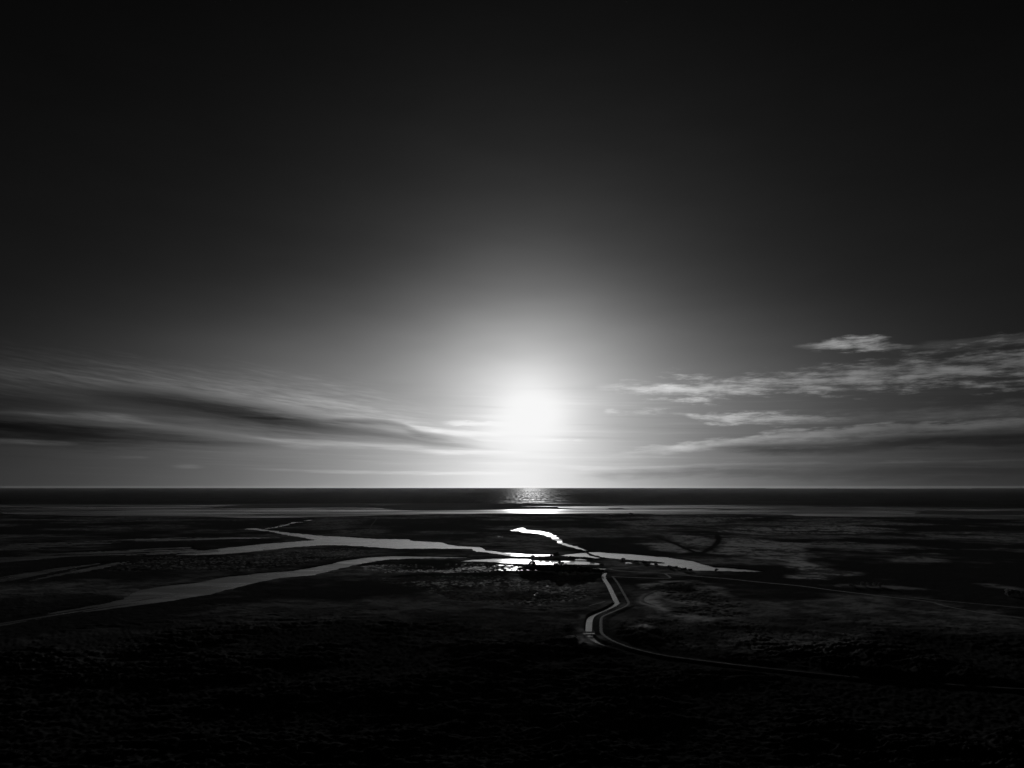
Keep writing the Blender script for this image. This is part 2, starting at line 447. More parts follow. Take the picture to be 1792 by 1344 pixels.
def fields(X, Y):
    """height of the ground, tone of what grows on it, and the water bodies' distance fields"""
    D = np.hypot(X, Y)
    n60 = fbm(X / 70, Y / 70, 3, 1)
    n6 = fbm(X / 5.5, Y / 5.5, 3, 2)
    n2 = vnoise(X / 1.7, Y / 1.7, 77)
    jag = (fbm(X / 14, Y / 14, 4, 3, 0.6) - 0.5)
    pxm = D / F                                       # metres per photograph pixel
    z = 0.75 + 0.5 * (n60 - 0.5) + 0.55 * (n6 - 0.35) + 0.2 * n2
    water = {}
    # coast
    azd = X / np.maximum(Y, 1.0)

    def coast(spec):
        P = np.array(G(spec))
        return np.interp(azd, P[:, 0] / P[:, 1], P[:, 1])
    ys = coast(SHORE_SEA)
    yl = coast(SHORE_LAND)
    front = Y > 50
    rag = (240 + 420 * sstep(X, -200, -900)) * (fbm(X / 420, Y / 900, 4, 31, 0.6) - 0.5)
    flat = np.where(front, sstep(Y - yl + rag, -30, 60), 0.0)
    st = fbm(X / 1700 + 3, Y / 430, 4, 5, 0.6) * 0.6 + fbm(X / 420, Y / 260, 3, 8, 0.6) * 0.4
    z_flat = 2.2 * (st - 0.512) - 0.45 * np.exp(-((Y - yl - 260) / 190) ** 2) * (0.4 + 1.2 * fbm(X / 1500, Y * 0, 2, 9))
    z_flat = z_flat + 0.6 * np.exp(-((Y - ys + 130) / 90) ** 2)
    z = z * (1 - flat) + z_flat * flat
    z = np.where(front & (Y > ys + 40), -3.0, z)
    dune = np.exp(-((Y - yl + 70) / 60) ** 2) * front
    z = z + dune * (0.8 + 1.6 * fbm(X / 160, Y / 60, 3, 55))
    water['tidal_flat'] = np.where(front & (Y < ys + 200), yl - 500 - Y, 1e6)
    # rivers and ponds
    tone_dark = np.zeros_like(X)
    for kind, group, amp in (('river', RIVERS, 1.0), ('strip', STRIPS, 1.3), ('pond', PONDS, 0.8)):
        for k, poly in group.items():
            d = poly_sdf(X, Y, G(poly), 60)
            s = d + jag * np.clip(11 * pxm, 4, 22) * amp
            soft = 1 + 1.5 * sstep(X / np.maximum(D, 1), -0.25, -0.4)
            carve = sstep(s, 3.5 * soft, -2.5 * soft)
            low = -1.2
            if kind == 'strip':
                low = 1.1 * (fbm((X if k != 'near' else Y) / 150, (Y - 0.38 * X if k != 'near' else X) / 14, 4, 61 + len(k), 0.6) - 0.56) + 0.3 * (n6 - 0.5)
            if kind == 'river' and k == 'main':
                west = sstep(X / np.maximum(D, 1), -0.30, -0.42)
                low = -1.2 + west * (1.1 + 0.9 * (fbm(X / 60, (Y - 0.25 * X) / 10, 4, 66, .6) - 0.56))
            if k == 'south':
                west = sstep(X / np.maximum(D, 1), -0.17, -0.42)
                low = -1.2 + west * (1.14 + 1.0 * (fbm((0.45 * X + 0.89 * Y) / 170, (0.89 * X - 0.45 * Y) / 9, 4, 67, .6) - 0.68))
            z = z * (1 - carve) + low * carve
            water[k] = d
    for k, L in DITCHES.items():
        P = [(a, b) for a, b, _, _ in L]
        d = line_dist(X, Y, P, 30)
        w = 2.0
        bank = sstep(d, w + 7, w + 1.5)
        z = z * (1 - bank) + 1.25 * bank
        cut = sstep(d, w + 1.2, w - 0.5)
        z = z * (1 - cut) - 1.0 * cut
        water['ditch_' + k] = d - w
    # wet marsh: tussocks stand just above the water
    tus = fbm(X / 2.9, Y / 3.4, 3, 21, 0.6)
    patch = fbm(X / 45, Y / 30, 3, 22)
    for k, poly, lift in (('marsh', MARSH, -0.16), ('marsh_low', MARSH_L, 0.18), ('marsh_west', MARSH_W, 0.05), ('spark', SPARK, -0.08), ('spark_east', SPARK_E, 0.24)):
        d = poly_sdf(X, Y, G(poly), 60)
        s = d + 60 * (patch - 0.5)
        m = sstep(s, 10, -14)
        tu, pc = (tus, 1.1) if k != 'marsh_low' else (fbm(X / 2.3, Y / 3.0, 3, 23, 0.65), 0.55)
        zz = 0.10 + lift + 1.6 * (tu - 0.42) + pc * (patch - 0.45)
        z = z * (1 - m) + np.maximum(zz, -0.5) * m
        water[k] = s + 4
    # tracks are levelled
    for k, L in TRACKS.items():
        d = line_dist(X, Y, [(a, b) for a, b, _, _ in L], 30)
        w = WIDTH[k]
        f = sstep(d, w + 4.5, w + 1.0)
        z = z * (1 - f) + (1.5 if k == 'A' else 0.9) * f
    # scrub on the nearest ground
    px_y = 854 + F * CAM_H / np.maximum(D, 1)
    fg = sstep(D, 640, 470) * np.where(Y > 0, 1, 1)
    ridge = 1 - np.abs(2 * fbm(X / 17 + 0.6 * n60, Y / 8, 4, 41, 0.55) - 1)
    dt = line_dist(X, Y, [(a, b) for a, b, _, _ in TRACKS['A']], 60)
    dd = np.minimum(line_dist(X, Y, [(a, b) for a, b, _, _ in DITCHES['A']], 60), line_dist(X, Y, [(a, b) for a, b, _, _ in DITCHES['B']], 60))
    keep = sstep(np.minimum(dt, dd), 6, 16)
    for k in ('south',):
        keep = keep * sstep(water[k], 2, 20)
    z = z + fg * keep * (3.2 * ridge ** 3 * sstep(n60, 0.3, 0.65) + 0.5 * n2)
    return z, water, dict(flat=flat, fg=fg, patch=patch, n60=n60, jag=jag, D=D, keep=keep)


# ------------------------------------------------------------------ the sheet of ground, finer where the photograph looks
def build_grid():
    fine_a = np.radians(np.arange(-42, 42.001, 0.062))
    ring = np.radians(np.arange(45, 315.1, 3.0))
    a = np.concatenate([fine_a, ring])
    dep = np.concatenate([np.arange(80, 26, -4.0), np.arange(25, 9.5, -0.055), np.arange(9.5, 4.6, -0.022), np.arange(4.6, 2.2, -0.03), np.arange(2.2, 1.15, -0.012)])
    r = CAM_H / np.tan(np.radians(dep))
    r = np.concatenate([r, [5600, 7000, 9000, 14000, 30000]])
    A, Rr = np.meshgrid(a, r)
    return Rr * np.sin(A), Rr * np.cos(A), A.shape


GX, GY, (NR, NA) = build_grid()
GZ, WATER, INFO = fields(GX.ravel(), GY.ravel())
GX, GY = GX.ravel(), GY.ravel()


def grid_mesh(name, x, y, z, quads):
    me = bpy.data.meshes.new(name)
    used, inv = np.unique(quads.ravel(), return_inverse=True)
    me.vertices.add(len(used))
    co = np.empty((len(used), 3), np.float32)
    co[:, 0], co[:, 1], co[:, 2] = x[used], y[used], (z[used] if isinstance(z, np.ndarray) else z)
    me.vertices.foreach_set('co', co.ravel())
    nq = len(quads)
    me.loops.add(nq * 4)
    me.loops.foreach_set('vertex_index', inv.astype(np.int32).ravel())
    me.polygons.add(nq)
    me.polygons.foreach_set('loop_start', np.arange(0, nq * 4, 4, dtype=np.int32))
    me.polygons.foreach_set('loop_total', np.full(nq, 4, dtype=np.int32))
    me.update(calc_edges=True)
    me.shade_smooth()
    return me, used


idx = np.arange(NR * NA).reshape(NR, NA)
nxt = np.roll(idx, -1, axis=1)
QUADS = np.stack([idx[:-1], nxt[:-1], nxt[1:], idx[1:]], axis=-1).reshape(-1, 4)[:, ::-1]


# ------------------------------------------------------------------ materials
def mat(name, build):
    m = bpy.data.materials.new(name)
    m.use_nodes = True
    V.tree = m.node_tree
    p = m.node_tree.nodes['Principled BSDF']
    build(m.node_tree, p)
    return m


def grey(tree, p, v):
    n = tree.nodes.new('ShaderNodeCombineColor')
    for i in range(3):
        V.put(n.inputs[i], v)
    tree.links.new(n.outputs[0], p.inputs['Base Color'])


def coords(tree, out='Object'):
    t = tree.nodes.new('ShaderNodeTexCoord')
    return t.outputs[out]


def xyz(tree, s):
    n = tree.nodes.new('ShaderNodeSeparateXYZ')
    tree.links.new(s, n.inputs[0])
    return tuple(V(n.outputs[i]) for i in range(3))


def bump(tree, p, h, strength, dist):
    n = tree.nodes.new('ShaderNodeBump')
    n.inputs['Strength'].default_value = strength
    n.inputs['Distance'].default_value = dist
    tree.links.new(h.s, n.inputs['Height'])
    tree.links.new(n.outputs[0], p.inputs['Normal'])


def attr(tree, name):
    n = tree.nodes.new('ShaderNodeAttribute')
    n.attribute_name = name
    return V(n.outputs['Fac'])


def m_ground(tree, p):
    c = coords(tree)
    t = attr(tree, 'tone')
    wet = attr(tree, 'wet')
    g = noise(c, 0.35, 5.0, 0.6)
    g2 = noise(c, 0.03, 4.0, 0.55)
    alb = t * (0.55 + 0.6 * g) * (0.75 + 0.5 * g2)
    grey(tree, p, alb)
    V.put(p.inputs['Roughness'], 0.95 - wet * 0.45)
    V.put(p.inputs['Specular IOR Level'], 0.0)
    bump(tree, p, noise(c, 0.8, 4.0, 0.6), 0.5, 0.25)


def m_water(rough, wave, strength, dist=0.1, share=None, tint=0.01, patch=(0.012, 0.03), glint=None, span=(0.25, 3.2), west_fade=None, dist_kind='BECKMANN'):
    """dark body under a rippled reflecting surface; share: what an open, wavy sea gives back on average"""
    def f(tree, p):
        x, y, z = xyz(tree, coords(tree))
        b = tree.nodes.new('ShaderNodeBump')
        b.inputs['Strength'].default_value = strength
        b.inputs['Distance'].default_value = dist
        tree.links.new(noise(vec(x * wave, y * wave * 1.4), 1.0, 4.0, 0.6).s, b.inputs['Height'])
        big = noise(vec(x * patch[0], y * patch[1]), 1.0, 4.0, 0.6)
        gl = tree.nodes.new('ShaderNodeBsdfGlossy')
        gl.distribution = dist_kind
        gl.inputs['Color'].default_value = (1, 1, 1, 1)
        V.put(gl.inputs['Roughness'], big.step(0.3, 0.7, rough * 0.75, rough * 1.25))
        tree.links.new(b.outputs[0], gl.inputs['Normal'])
        di = tree.nodes.new('ShaderNodeBsdfDiffuse')
        di.inputs['Color'].default_value = (tint, tint, tint, 1)
        mx = tree.nodes.new('ShaderNodeMixShader')
        if share is None:
            fr = tree.nodes.new('ShaderNodeFresnel')
            fr.inputs['IOR'].default_value = 1.333
            V.put(mx.inputs[0], V(fr.outputs[0]) * big.step(0.32, 0.68, 0.52, 0.86))
        else:
            sh = big.step(0.3, 0.7, share * 0.7, share * 1.3)
            if glint:
                sh = sh * noise(vec(x * glint[0], y * glint[1]), 1.0, 2.0, 0.7).step(0.40, 0.70, *span)
            if west_fade:                                   # the surface reflects less towards the west
                sh = sh * x.step(west_fade[0], west_fade[1], west_fade[2], 1.0)
            V.put(mx.inputs[0], sh)
        tree.links.new(di.outputs[0], mx.inputs[1])
        tree.links.new(gl.outputs[0], mx.inputs[2])
        tree.links.new(mx.outputs[0], tree.nodes['Material Output'].inputs['Surface'])
        tree.nodes.remove(p)
    return f


def m_plain(v, rough=0.9, scale=1.0, var=0.4, spec=0.2, bmp=0.3):
    def f(tree, p):
        c = coords(tree)
        g = noise(c, scale, 5.0, 0.6)
        grey(tree, p, v * (1 - var / 2) + g * (v * var))
        p.inputs['Roughness'].default_value = rough
        p.inputs['Specular IOR Level'].default_value = spec
        if bmp:
            bump(tree, p, noise(c, scale * 4, 3.0, 0.6), bmp, 0.05)
    return f


def m_track(v):
    def f(tree, p):
        c = coords(tree)
        paleness = attr(tree, 'paleness')
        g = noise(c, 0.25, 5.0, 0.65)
        blend = (paleness * 1.5 + (g - 0.75) * 1.2).clamp()
        grey(tree, p, 0.03 + blend * (0.6 + 0.7 * noise(c, 1.2, 4.0, 0.6)) * (v - 0.03))
        p.inputs['Roughness'].default_value = 0.95
        p.inputs['Specular IOR Level'].default_value = 0.0
        bump(tree, p, noise(c, 2.0, 3.0, 0.6), 0.4, 0.05)
    return f


def m_leaf(v, spec=0.15):
    def f(tree, p):
        c = coords(tree)
        grey(tree, p, v * 0.6 + noise(c, 1.3, 3.0, 0.6) * (v * 0.8))
        p.inputs['Roughness'].default_value = 0.7
        p.inputs['Specular IOR Level'].default_value = spec
    return f


M = dict(ground=mat('marsh_ground', m_ground),
         river=mat('river_water', m_water(0.27, 0.35, 0.2, patch=(0.008, 0.022))),
         ditch=mat('ditch_water', m_water(0.24, 0.6, 0.2, 0.1, 0.27, 0.01, (0.05, 0.05))),
         marsh=mat('marsh_water', m_water(0.30, 0.5, 0.2, 0.1, 0.34, 0.01, (0.03, 0.05), (0.12, 0.12), (0.3, 1.3))),
         flat=mat('tidal_water', m_water(0.22, 0.05, 0.15, 0.2, 0.60, 0.01, (0.0008, 0.003), (0.0011, 0.0045), (0.25, 1.3), None, 'GGX')),
         reed=mat('reed_water', m_water(0.33, 0.5, 0.3, 0.1, 0.006)),
         fen=mat('fen_water', m_water(0.30, 0.5, 0.2, 0.1, 0.15)),
         graded=mat('graded_river_water', m_water(0.30, 0.3, 0.2, 0.1, 0.58, 0.01, (0.006, 0.02), (0.012, 0.03), (0.75, 1.2), (-420.0, -210.0, 0.72))),
         sea=mat('sea_water', m_water(0.45, 0.011, 0.7, 4.0, 0.005, 0.01, (0.0006, 0.0015), (0.035, 0.002))),
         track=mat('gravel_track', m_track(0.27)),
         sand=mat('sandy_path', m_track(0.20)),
         pale_track=mat('sandy_track', m_plain(0.075, 0.95, 0.05, 0.9, 0.0)),
         bark=mat('bark', m_plain(0.05, 0.9, 3.0)),
         leaf=mat('dark_leaf', m_leaf(0.05)),
         pale_leaf=mat('pale_leaf', m_leaf(0.30)),
         timber=mat('weathered_timber', m_plain(0.12, 0.85, 4.0)),
         wall=mat('lime_wall', m_plain(0.6, 0.9, 1.0, 0.3)),
         roof=mat('slate_roof', m_plain(0.12, 0.7, 2.0)),
         glass=mat('window_glass', m_plain(0.02, 0.1, 1.0, 0.1, 0.5, 0)),
         scrub=mat('scrub_leaf', m_leaf(0.022, 0.0)))

# ------------------------------------------------------------------ ground tone: straw, heath and mud have their own greys
TONES = [  # (outline, tone, raggedness in photograph pixels)
    ([(1120, 953), (1160, 950), (1200, 957), (1225, 965), (1190, 968), (1150, 964)], 0.389, 1),
    ([(1165, 938), (1200, 936), (1250, 941), (1252, 950), (1240, 960), (1222, 966), (1200, 955), (1175, 944)], 0.331, 1),
    ([(1262, 942), (1300, 942), (1360, 950), (1420, 952), (1400, 965), (1430, 975), (1400, 985), (1340, 980), (1260, 972), (1235, 968), (1258, 955)], 0.389, 1),
    ([(1280, 925), (1400, 921), (1480, 919), (1560, 926), (1540, 934), (1440, 935), (1330, 936), (1250, 931)], 0.331, 1),
    ([(1380, 975), (1410, 985), (1450, 996), (1500, 1003), (1510, 1008), (1440, 1016), (1380, 1012), (1400, 1003), (1370, 990)], 0.467, 2),
    ([(1150, 908), (1240, 905), (1330, 906), (1260, 914), (1200, 918), (1110, 921), (1090, 916)], 0.253, 1),
    ([(1110, 904), (1180, 906), (1170, 909), (1100, 906)], 0.293, 1),
    ([(1560, 932), (1680, 938), (1792, 940), (1792, 946), (1640, 942)], 0.233, 1),
    ([(1440, 945), (1560, 955), (1660, 962), (1500, 962), (1400, 955)], 0.215, 2),
    ([(1560, 975), (1640, 970), (1660, 985), (1560, 985)], 0.233, 2),
    ([(560, 905), (640, 912), (610, 925), (560, 928), (540, 918)], 0.137, 1),
    ([(600, 928), (660, 926), (690, 930), (650, 936), (590, 935)], 0.156, 1),
    ([(1122, 1024), (1150, 1018), (1215, 1018), (1200, 1022), (1160, 1027), (1128, 1032)], 0.389, 1),
    ([(1124, 1048), (1140, 1038), (1165, 1036), (1140, 1050), (1150, 1058), (1172, 1068), (1150, 1080), (1136, 1084), (1160, 1072), (1135, 1062), (1126, 1055)], 0.427, 1),
    ([(1112, 1104), (1125, 1097), (1145, 1096), (1130, 1104), (1115, 1108)], 0.487, 1),
    ([(1160, 1075), (1210, 1078), (1270, 1085), (1250, 1094), (1200, 1092)], 0.272, 2),
    ([(1170, 1050), (1210, 1052), (1260, 1065), (1290, 1078), (1230, 1066)], 0.311, 2),
    ([(1225, 1020), (1260, 1030), (1275, 1045), (1230, 1038)], 0.253, 2),
    ([(1150, 1130), (1400, 1105), (1550, 1100), (1500, 1150), (1350, 1150)], 0.098, 4),
    ([(1000, 1122), (1020, 1114), (1050, 1118), (1060, 1130), (1020, 1132)], 0.194, 1),
    ([(1014, 1078), (1024, 1078), (1022, 1112), (1012, 1112)], 0.174, 1),
    ([(1440, 1026), (1490, 1023), (1560, 1026), (1640, 1034), (1560, 1032)], 0.194, 1),
    ([(1700, 1022), (1740, 1023), (1792, 1032), (1792, 1036), (1730, 1030)], 0.233, 1),
    ([(900, 1004), (1045, 1008), (1055, 1030), (1040, 1046), (960, 1040), (880, 1020)], 0.174, 2),
]
X, Y = GX, GY
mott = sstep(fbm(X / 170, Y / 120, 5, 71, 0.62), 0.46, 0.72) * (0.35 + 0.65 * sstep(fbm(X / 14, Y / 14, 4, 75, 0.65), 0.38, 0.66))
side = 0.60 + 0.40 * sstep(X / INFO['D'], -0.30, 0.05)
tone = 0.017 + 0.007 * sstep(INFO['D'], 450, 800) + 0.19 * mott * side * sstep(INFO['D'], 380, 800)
grit = fbm(X / 8, Y / 8, 3, 76, 0.6)
ragged = fbm(X / 60, Y / 60, 4, 73, 0.6) - 0.5
grain = fbm(X / 30, Y / 30, 5, 72, 0.6)
for poly, t, rg in TONES:
    P = G(poly)
    d = poly_sdf(X, Y, P, 320)
    pm = INFO['D'] / F
    s = d + ragged * np.clip(38 * pm, 10, 90)
    w = sstep(s, 12 * pm, -14 * pm) * (0.12 + 0.88 * sstep(0.55 * grain + 0.45 * grit, 0.40, 0.60))
    tone = np.maximum(tone, tone * (1 - w) + t * w)
# dark drains through the pale fields
for L, hw in (([(1255, 938), (1258, 944), (1254, 952), (1244, 961), (1230, 968)], 5), ([(1146, 940), (1180, 952), (1205, 963), (1226, 970)], 5), ([(1180, 920), (1300, 929), (1420, 931), (1480, 930)], 9)):
    d = line_dist(X, Y, smooth(G(L), 5), 60)
    pm = INFO['D'] / F
    w = sstep(d, hw * 1.4 * pm, hw * 0.5 * pm)
    tone = tone * (1 - w) + 0.02 * w
low_m = sstep(WATER['marsh_low'], 10, -25)
tuft = sstep(fbm(X / 3.2, Y / 4.5, 3, 81, 0.65), 0.52, 0.72) * sstep(INFO['patch'], 0.30, 0.60)
tone = tone + low_m * (0.02 + 0.5 * tuft)
west_m = sstep(WATER['marsh_west'], 20, -30)
tone = tone + west_m * 0.22 * tuft
flat = INFO['flat']
mud = 0.05 + 0.03 * fbm(X / 300, Y / 60, 3, 74)
tone = tone * (1 - flat) + mud * flat
near_w = np.full(X.shape, 1e6)
for k, d in WATER.items():
    if k not in ('tidal_flat', 'marsh', 'marsh_low', 'marsh_west', 'spark', 'spark_east'):
        near_w = np.minimum(near_w, d)
wet = flat * sstep(fbm(X / 1300, Y / 90, 4, 91, 0.6), 0.42, 0.75) * 0.5
wet = np.maximum(wet, sstep(GZ, 0.16, 0.0) * (0.15 + 0.5 * sstep(fbm(X / 50, Y / 12, 3, 92), 0.45, 0.7)))
wet = np.maximum(wet, 0)
tone = tone * (1 - 0.25 * wet)

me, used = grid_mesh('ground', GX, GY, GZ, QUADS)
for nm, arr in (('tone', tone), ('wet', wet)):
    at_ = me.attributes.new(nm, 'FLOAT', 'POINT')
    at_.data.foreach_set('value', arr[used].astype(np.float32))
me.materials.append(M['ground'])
ground = bpy.data.objects.new('ground', me)
C.objects.link(ground)
ground['kind'] = 'structure'
ground['label'] = 'dark marsh plain of grass, heath and mud running down to the sea'


def struct(name, me, m, label):
    o = bpy.data.objects.new(name, me)
    if m:
        me.materials.append(m)
    C.objects.link(o)
    o['kind'] = 'structure'
    o['label'] = label
    return o


# ------------------------------------------------------------------ water sheets: they end under the banks
def sheet(key, name, reach, m, label, z=0.0):
    ok = WATER[key] < reach
    if key == 'tidal_flat':
        ok = ok & (np.abs(np.arctan2(GX, GY)) < math.radians(41.9)) & (GY > 500)
    low = GZ < z + 0.25
    fq = ok[QUADS].any(axis=1) & low[QUADS].any(axis=1)
    me, _ = grid_mesh(name, GX, GY, z, QUADS[fq])
    struct(name, me, m, label)


sheet('main', 'river', 25, M['river'], 'broad forked tidal river reflecting the pale sky left of centre')
sheet('south', 'river', 12, M['graded'], 'lower curving river that widens towards the left edge')
sheet('north', 'channel', 18, M['river'], 'narrow white glinting channel winding up towards the sea')
sheet('east', 'river', 14, M['river'], 'grey tapering river arm running to the right below the fields')
sheet('far', 'channel', 20, M['graded'], 'long silted grey channel reaching the left edge, farthest of three')
sheet('middle', 'channel', 20, M['graded'], 'broken silted channel at the left edge, middle of three', 0.002)
sheet('near', 'channel', 16, M['graded'], 'slanting silted channel at the left edge, nearest of three')
sheet('shore_brook', 'brook', 20, M['river'], 'thin bright brook between the shore and the forked river', -0.002)
sheet('bright', 'pond', 10, M['river'], 'long white pond glaring with reflected sun', 0.003)
sheet('small', 'pond', 10, M['river'], 'small pond beside the foot of the narrow channel', -0.003)
sheet('reed', 'pond', 6, M['river'], 'speckled reed pool between two larger ponds', 0.006)
sheet('willow', 'pond', 6, M['river'], 'thin pool behind the dark trees', -0.006)
sheet('roadside', 'pond', 6, M['river'], 'tiny pool below the grey river arm', 0.009)
sheet('ditch_A', 'ditch', 2.5, M['ditch'], 'straight sided zigzag ditch full of pale water', 0.001)
sheet('ditch_B', 'ditch', 2.5, M['ditch'], 'short end of the ditch in front of the bridge', 0.001)
sheet('marsh', 'marsh_water', 0, M['marsh'], 'bright band of wet marsh between tussocks below the long white pond', -0.009)
sheet('marsh_low', 'marsh_water', 0, M['reed'], 'dark wet meadow with fine glints left of the zigzag ditch', -0.015)
sheet('marsh_west', 'marsh_water', 0, M['fen'], 'faintly glinting wet marsh between the two rivers', -0.012)
sheet('spark', 'marsh_water', 0, M['marsh'], 'row of tiny bright pools beyond the forked river', 0.004)
sheet('spark_east', 'marsh_water', 0, M['marsh'], 'scattered glints in the heath right of the gravel track', 0.004)
sheet('tidal_flat', 'tidal_water', 0, M['flat'], 'shallow tide water and streaks over the flats below the sea', -0.02)

# sea: from the outer edge of the flats to the horizon
bm = bmesh.new()
xs = np.concatenate([-np.geomspace(60000, 800, 40), [0], np.geomspace(800, 60000, 40)])
P = np.array(G(SHORE_SEA))
rows = []
for f in (0, 60, 200, 500, 1200, 3000, 8000, 20000, 41000):
    rows.append([bm.verts.new((x, float(np.interp(x, P[:, 0], P[:, 1])) + f, 0.01)) for x in xs])
for a, b in zip(rows[:-1], rows[1:]):
    for i in range(len(xs) - 1):
        bm.faces.new((a[i], a[i + 1], b[i + 1], b[i]))
me = bpy.data.meshes.new('sea')
bm.to_mesh(me)
struct('sea', me, M['sea'], 'calm dark sea with the glitter of the low sun reaching the horizon')


# ------------------------------------------------------------------ tracks
def ground_z(x, y):
    z, _, _ = fields(np.array([x], float), np.array([y], float))
    return float(z[0])


def track(key, m, label, name='track'):
    L = TRACKS[key]
    lift = (1.5 if key == 'A' else 0.9) + 0.05
    me = bpy.data.meshes.new(name)
    pts = smooth([(a, b) for a, b, _, _ in L], 3)
    vs, fs = [], []
    for i, (x, y) in enumerate(pts):
        a, b = pts[max(i - 1, 0)], pts[min(i + 1, len(pts) - 1)]
        t = Vector((b[0] - a[0], b[1] - a[1]))
        t.normalize()
        n = Vector((-t.y, t.x))
        w = WIDTH[key] * (0.9 + 0.25 * math.sin(i * 1.7) * math.sin(i * .63))
        for s, dz in ((-1, -.25), (-.8, .0), (-.35, -.04), (0, .05), (.35, -.04), (.8, .0), (1, -.25)):
            vs.append((x + n.x * w * s, y + n.y * w * s, lift + dz))
        if i:
            for k in range(6):
                o = (i - 1) * 7 + k
                fs.append((o, o + 1, o + 8, o + 7))
    me.from_pydata(vs, [], fs)
    me.update()
    if me.polygons and me.polygons[0].normal.z < 0:
        me.flip_normals()
    me.shade_smooth()
    # how pale the surface is, from the start of the track to its far end
    at_ = me.attributes.new('paleness', 'FLOAT', 'POINT')
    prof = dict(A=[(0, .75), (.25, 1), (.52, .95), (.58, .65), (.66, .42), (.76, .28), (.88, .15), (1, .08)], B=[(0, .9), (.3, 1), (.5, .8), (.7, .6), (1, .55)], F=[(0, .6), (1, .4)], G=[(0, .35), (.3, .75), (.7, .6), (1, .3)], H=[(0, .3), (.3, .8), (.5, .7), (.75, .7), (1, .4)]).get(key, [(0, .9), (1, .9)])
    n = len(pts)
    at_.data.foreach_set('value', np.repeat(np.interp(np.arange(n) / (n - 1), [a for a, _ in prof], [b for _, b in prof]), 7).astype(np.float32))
    return struct(name, me, m, label)


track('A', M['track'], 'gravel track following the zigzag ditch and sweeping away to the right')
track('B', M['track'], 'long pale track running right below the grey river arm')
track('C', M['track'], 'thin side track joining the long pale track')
track('D', M['track'], 'thin straight path slanting away left of the zigzag ditch', 'path')
track('E', M['pale_track'], 'faint path climbing towards the shore beyond the forked river', 'path')
track('G', M['sand'], 'pale worn path curving along the edge of the heath right of the zigzag ditch', 'path')
track('H', M['sand'], 'pale winding path below the curved one, right of the gravel track bend', 'path')
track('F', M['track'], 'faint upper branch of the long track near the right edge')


# ------------------------------------------------------------------ helpers for things
def mesh_obj(name, bm, m, parent=None):
    me = bpy.data.meshes.new(name)
    bm.normal_update()
    bm.to_mesh(me)
    bm.free()
    if m:
        me.materials.append(m)
    o = bpy.data.objects.new(name, me)
    C.objects.link(o)
    o.parent = parent
    return o


def thing(name, label, cat, loc, rz=0.0, group=None):
    o = bpy.data.objects.new(name, None)
    C.objects.link(o)
    o.location = loc
    o.rotation_euler = (0, 0, rz)
    o['label'] = label
    o['category'] = cat
    if group:
        o['group'] = group
    return o


def add_box(bm, c, s, rz=0.0):
    r = bmesh.ops.create_cube(bm, size=1.0)
    bmesh.ops.scale(bm, verts=r['verts'], vec=s)
    if rz:
        bmesh.ops.rotate(bm, verts=r['verts'], matrix=Matrix.Rotation(rz, 3, 'Z'))
    bmesh.ops.translate(bm, verts=r['verts'], vec=c)
    return r['verts']


def add_limb(bm, p, q, r0, r1, n=6):
    p, q = Vector(p), Vector(q)
    d = (q - p).normalized()
    u = d.orthogonal().normalized()
    w = d.cross(u)
    a, b = [], []
    for i in range(n):
        t = 2 * math.pi * i / n
        o = u * math.cos(t) + w * math.sin(t)
        a.append(bm.verts.new(p + o * r0))
        b.append(bm.verts.new(q + o * r1))
    for i in range(n):
        bm.faces.new((a[i], a[(i + 1) % n], b[(i + 1) % n], b[i]))
    bm.faces.new(b)


def tree_meshes(seed, h, rad, leaves, leaf):
    """trunk with limbs, and a crown of small leaf faces gathered in clumps"""
    rnd = random.Random(seed)
    bt = bmesh.new()
    fork = (rnd.uniform(-.1, .1) * rad, rnd.uniform(-.1, .1) * rad, h * rnd.uniform(.22, .32))
    add_limb(bt, (0, 0, -0.6), fork, 0.05 * h * .6, 0.035 * h * .6, 8)
    clumps = []
    for i in range(rnd.randint(8, 11)):
        a = rnd.uniform(0, 6.283)
        rr = rad * math.sqrt(rnd.uniform(.02, .75))
        z = h * (0.30 + 0.55 * rnd.random() * (1 - 0.45 * (rr / rad) ** 2))
        c = Vector((rr * math.cos(a), rr * math.sin(a), z))
        clumps.append((c, rad * rnd.uniform(.28, .5)))
        mid = Vector(fork).lerp(c, .55) + Vector((0, 0, h * .04))
        add_limb(bt, fork, mid, .022 * h * .6, .014 * h * .6, 5)
        add_limb(bt, mid, c, .014 * h * .6, .005 * h * .6, 5)
    bc = bmesh.new()
    for i in range(leaves):
        c, r = clumps[i % len(clumps)]
        d = Vector((rnd.gauss(0, 1), rnd.gauss(0, 1), rnd.gauss(0, 1))).normalized() * (r * rnd.uniform(.35, 1.05))
        d.z *= .75
        p = c + d
        u = Vector((rnd.gauss(0, 1), rnd.gauss(0, 1), rnd.gauss(0, .6))).normalized()
        w = u.cross(Vector((rnd.gauss(0, 1), rnd.gauss(0, 1), rnd.gauss(0, 1)))).normalized()
        s = leaf * rnd.uniform(.6, 1.3)
        v = [bm_v for bm_v in (bc.verts.new(p - u * s), bc.verts.new(p + w * s * .6), bc.verts.new(p + u * s), bc.verts.new(p - w * s * .6))]
        bc.faces.new(v)
    out = []
    for nm, b, m in (('trunk', bt, M['bark']), ('crown', bc, M['leaf'])):
        me = bpy.data.meshes.new(nm)
        b.to_mesh(me)
        b.free()
        me.materials.append(m)
        out.append(me)
    return out


PROTO = [tree_meshes(i, 1.0 * hh, rr, 2600, 0.06 * rr / .5 * 1.2) for i, (hh, rr) in enumerate([(1, .55), (1, .48), (1, .7), (1, .62), (1, .8)])]
PALE = tree_meshes(50, 1.0, .9, 1600, .09)
PALE[1].materials[0] = M['pale_leaf']


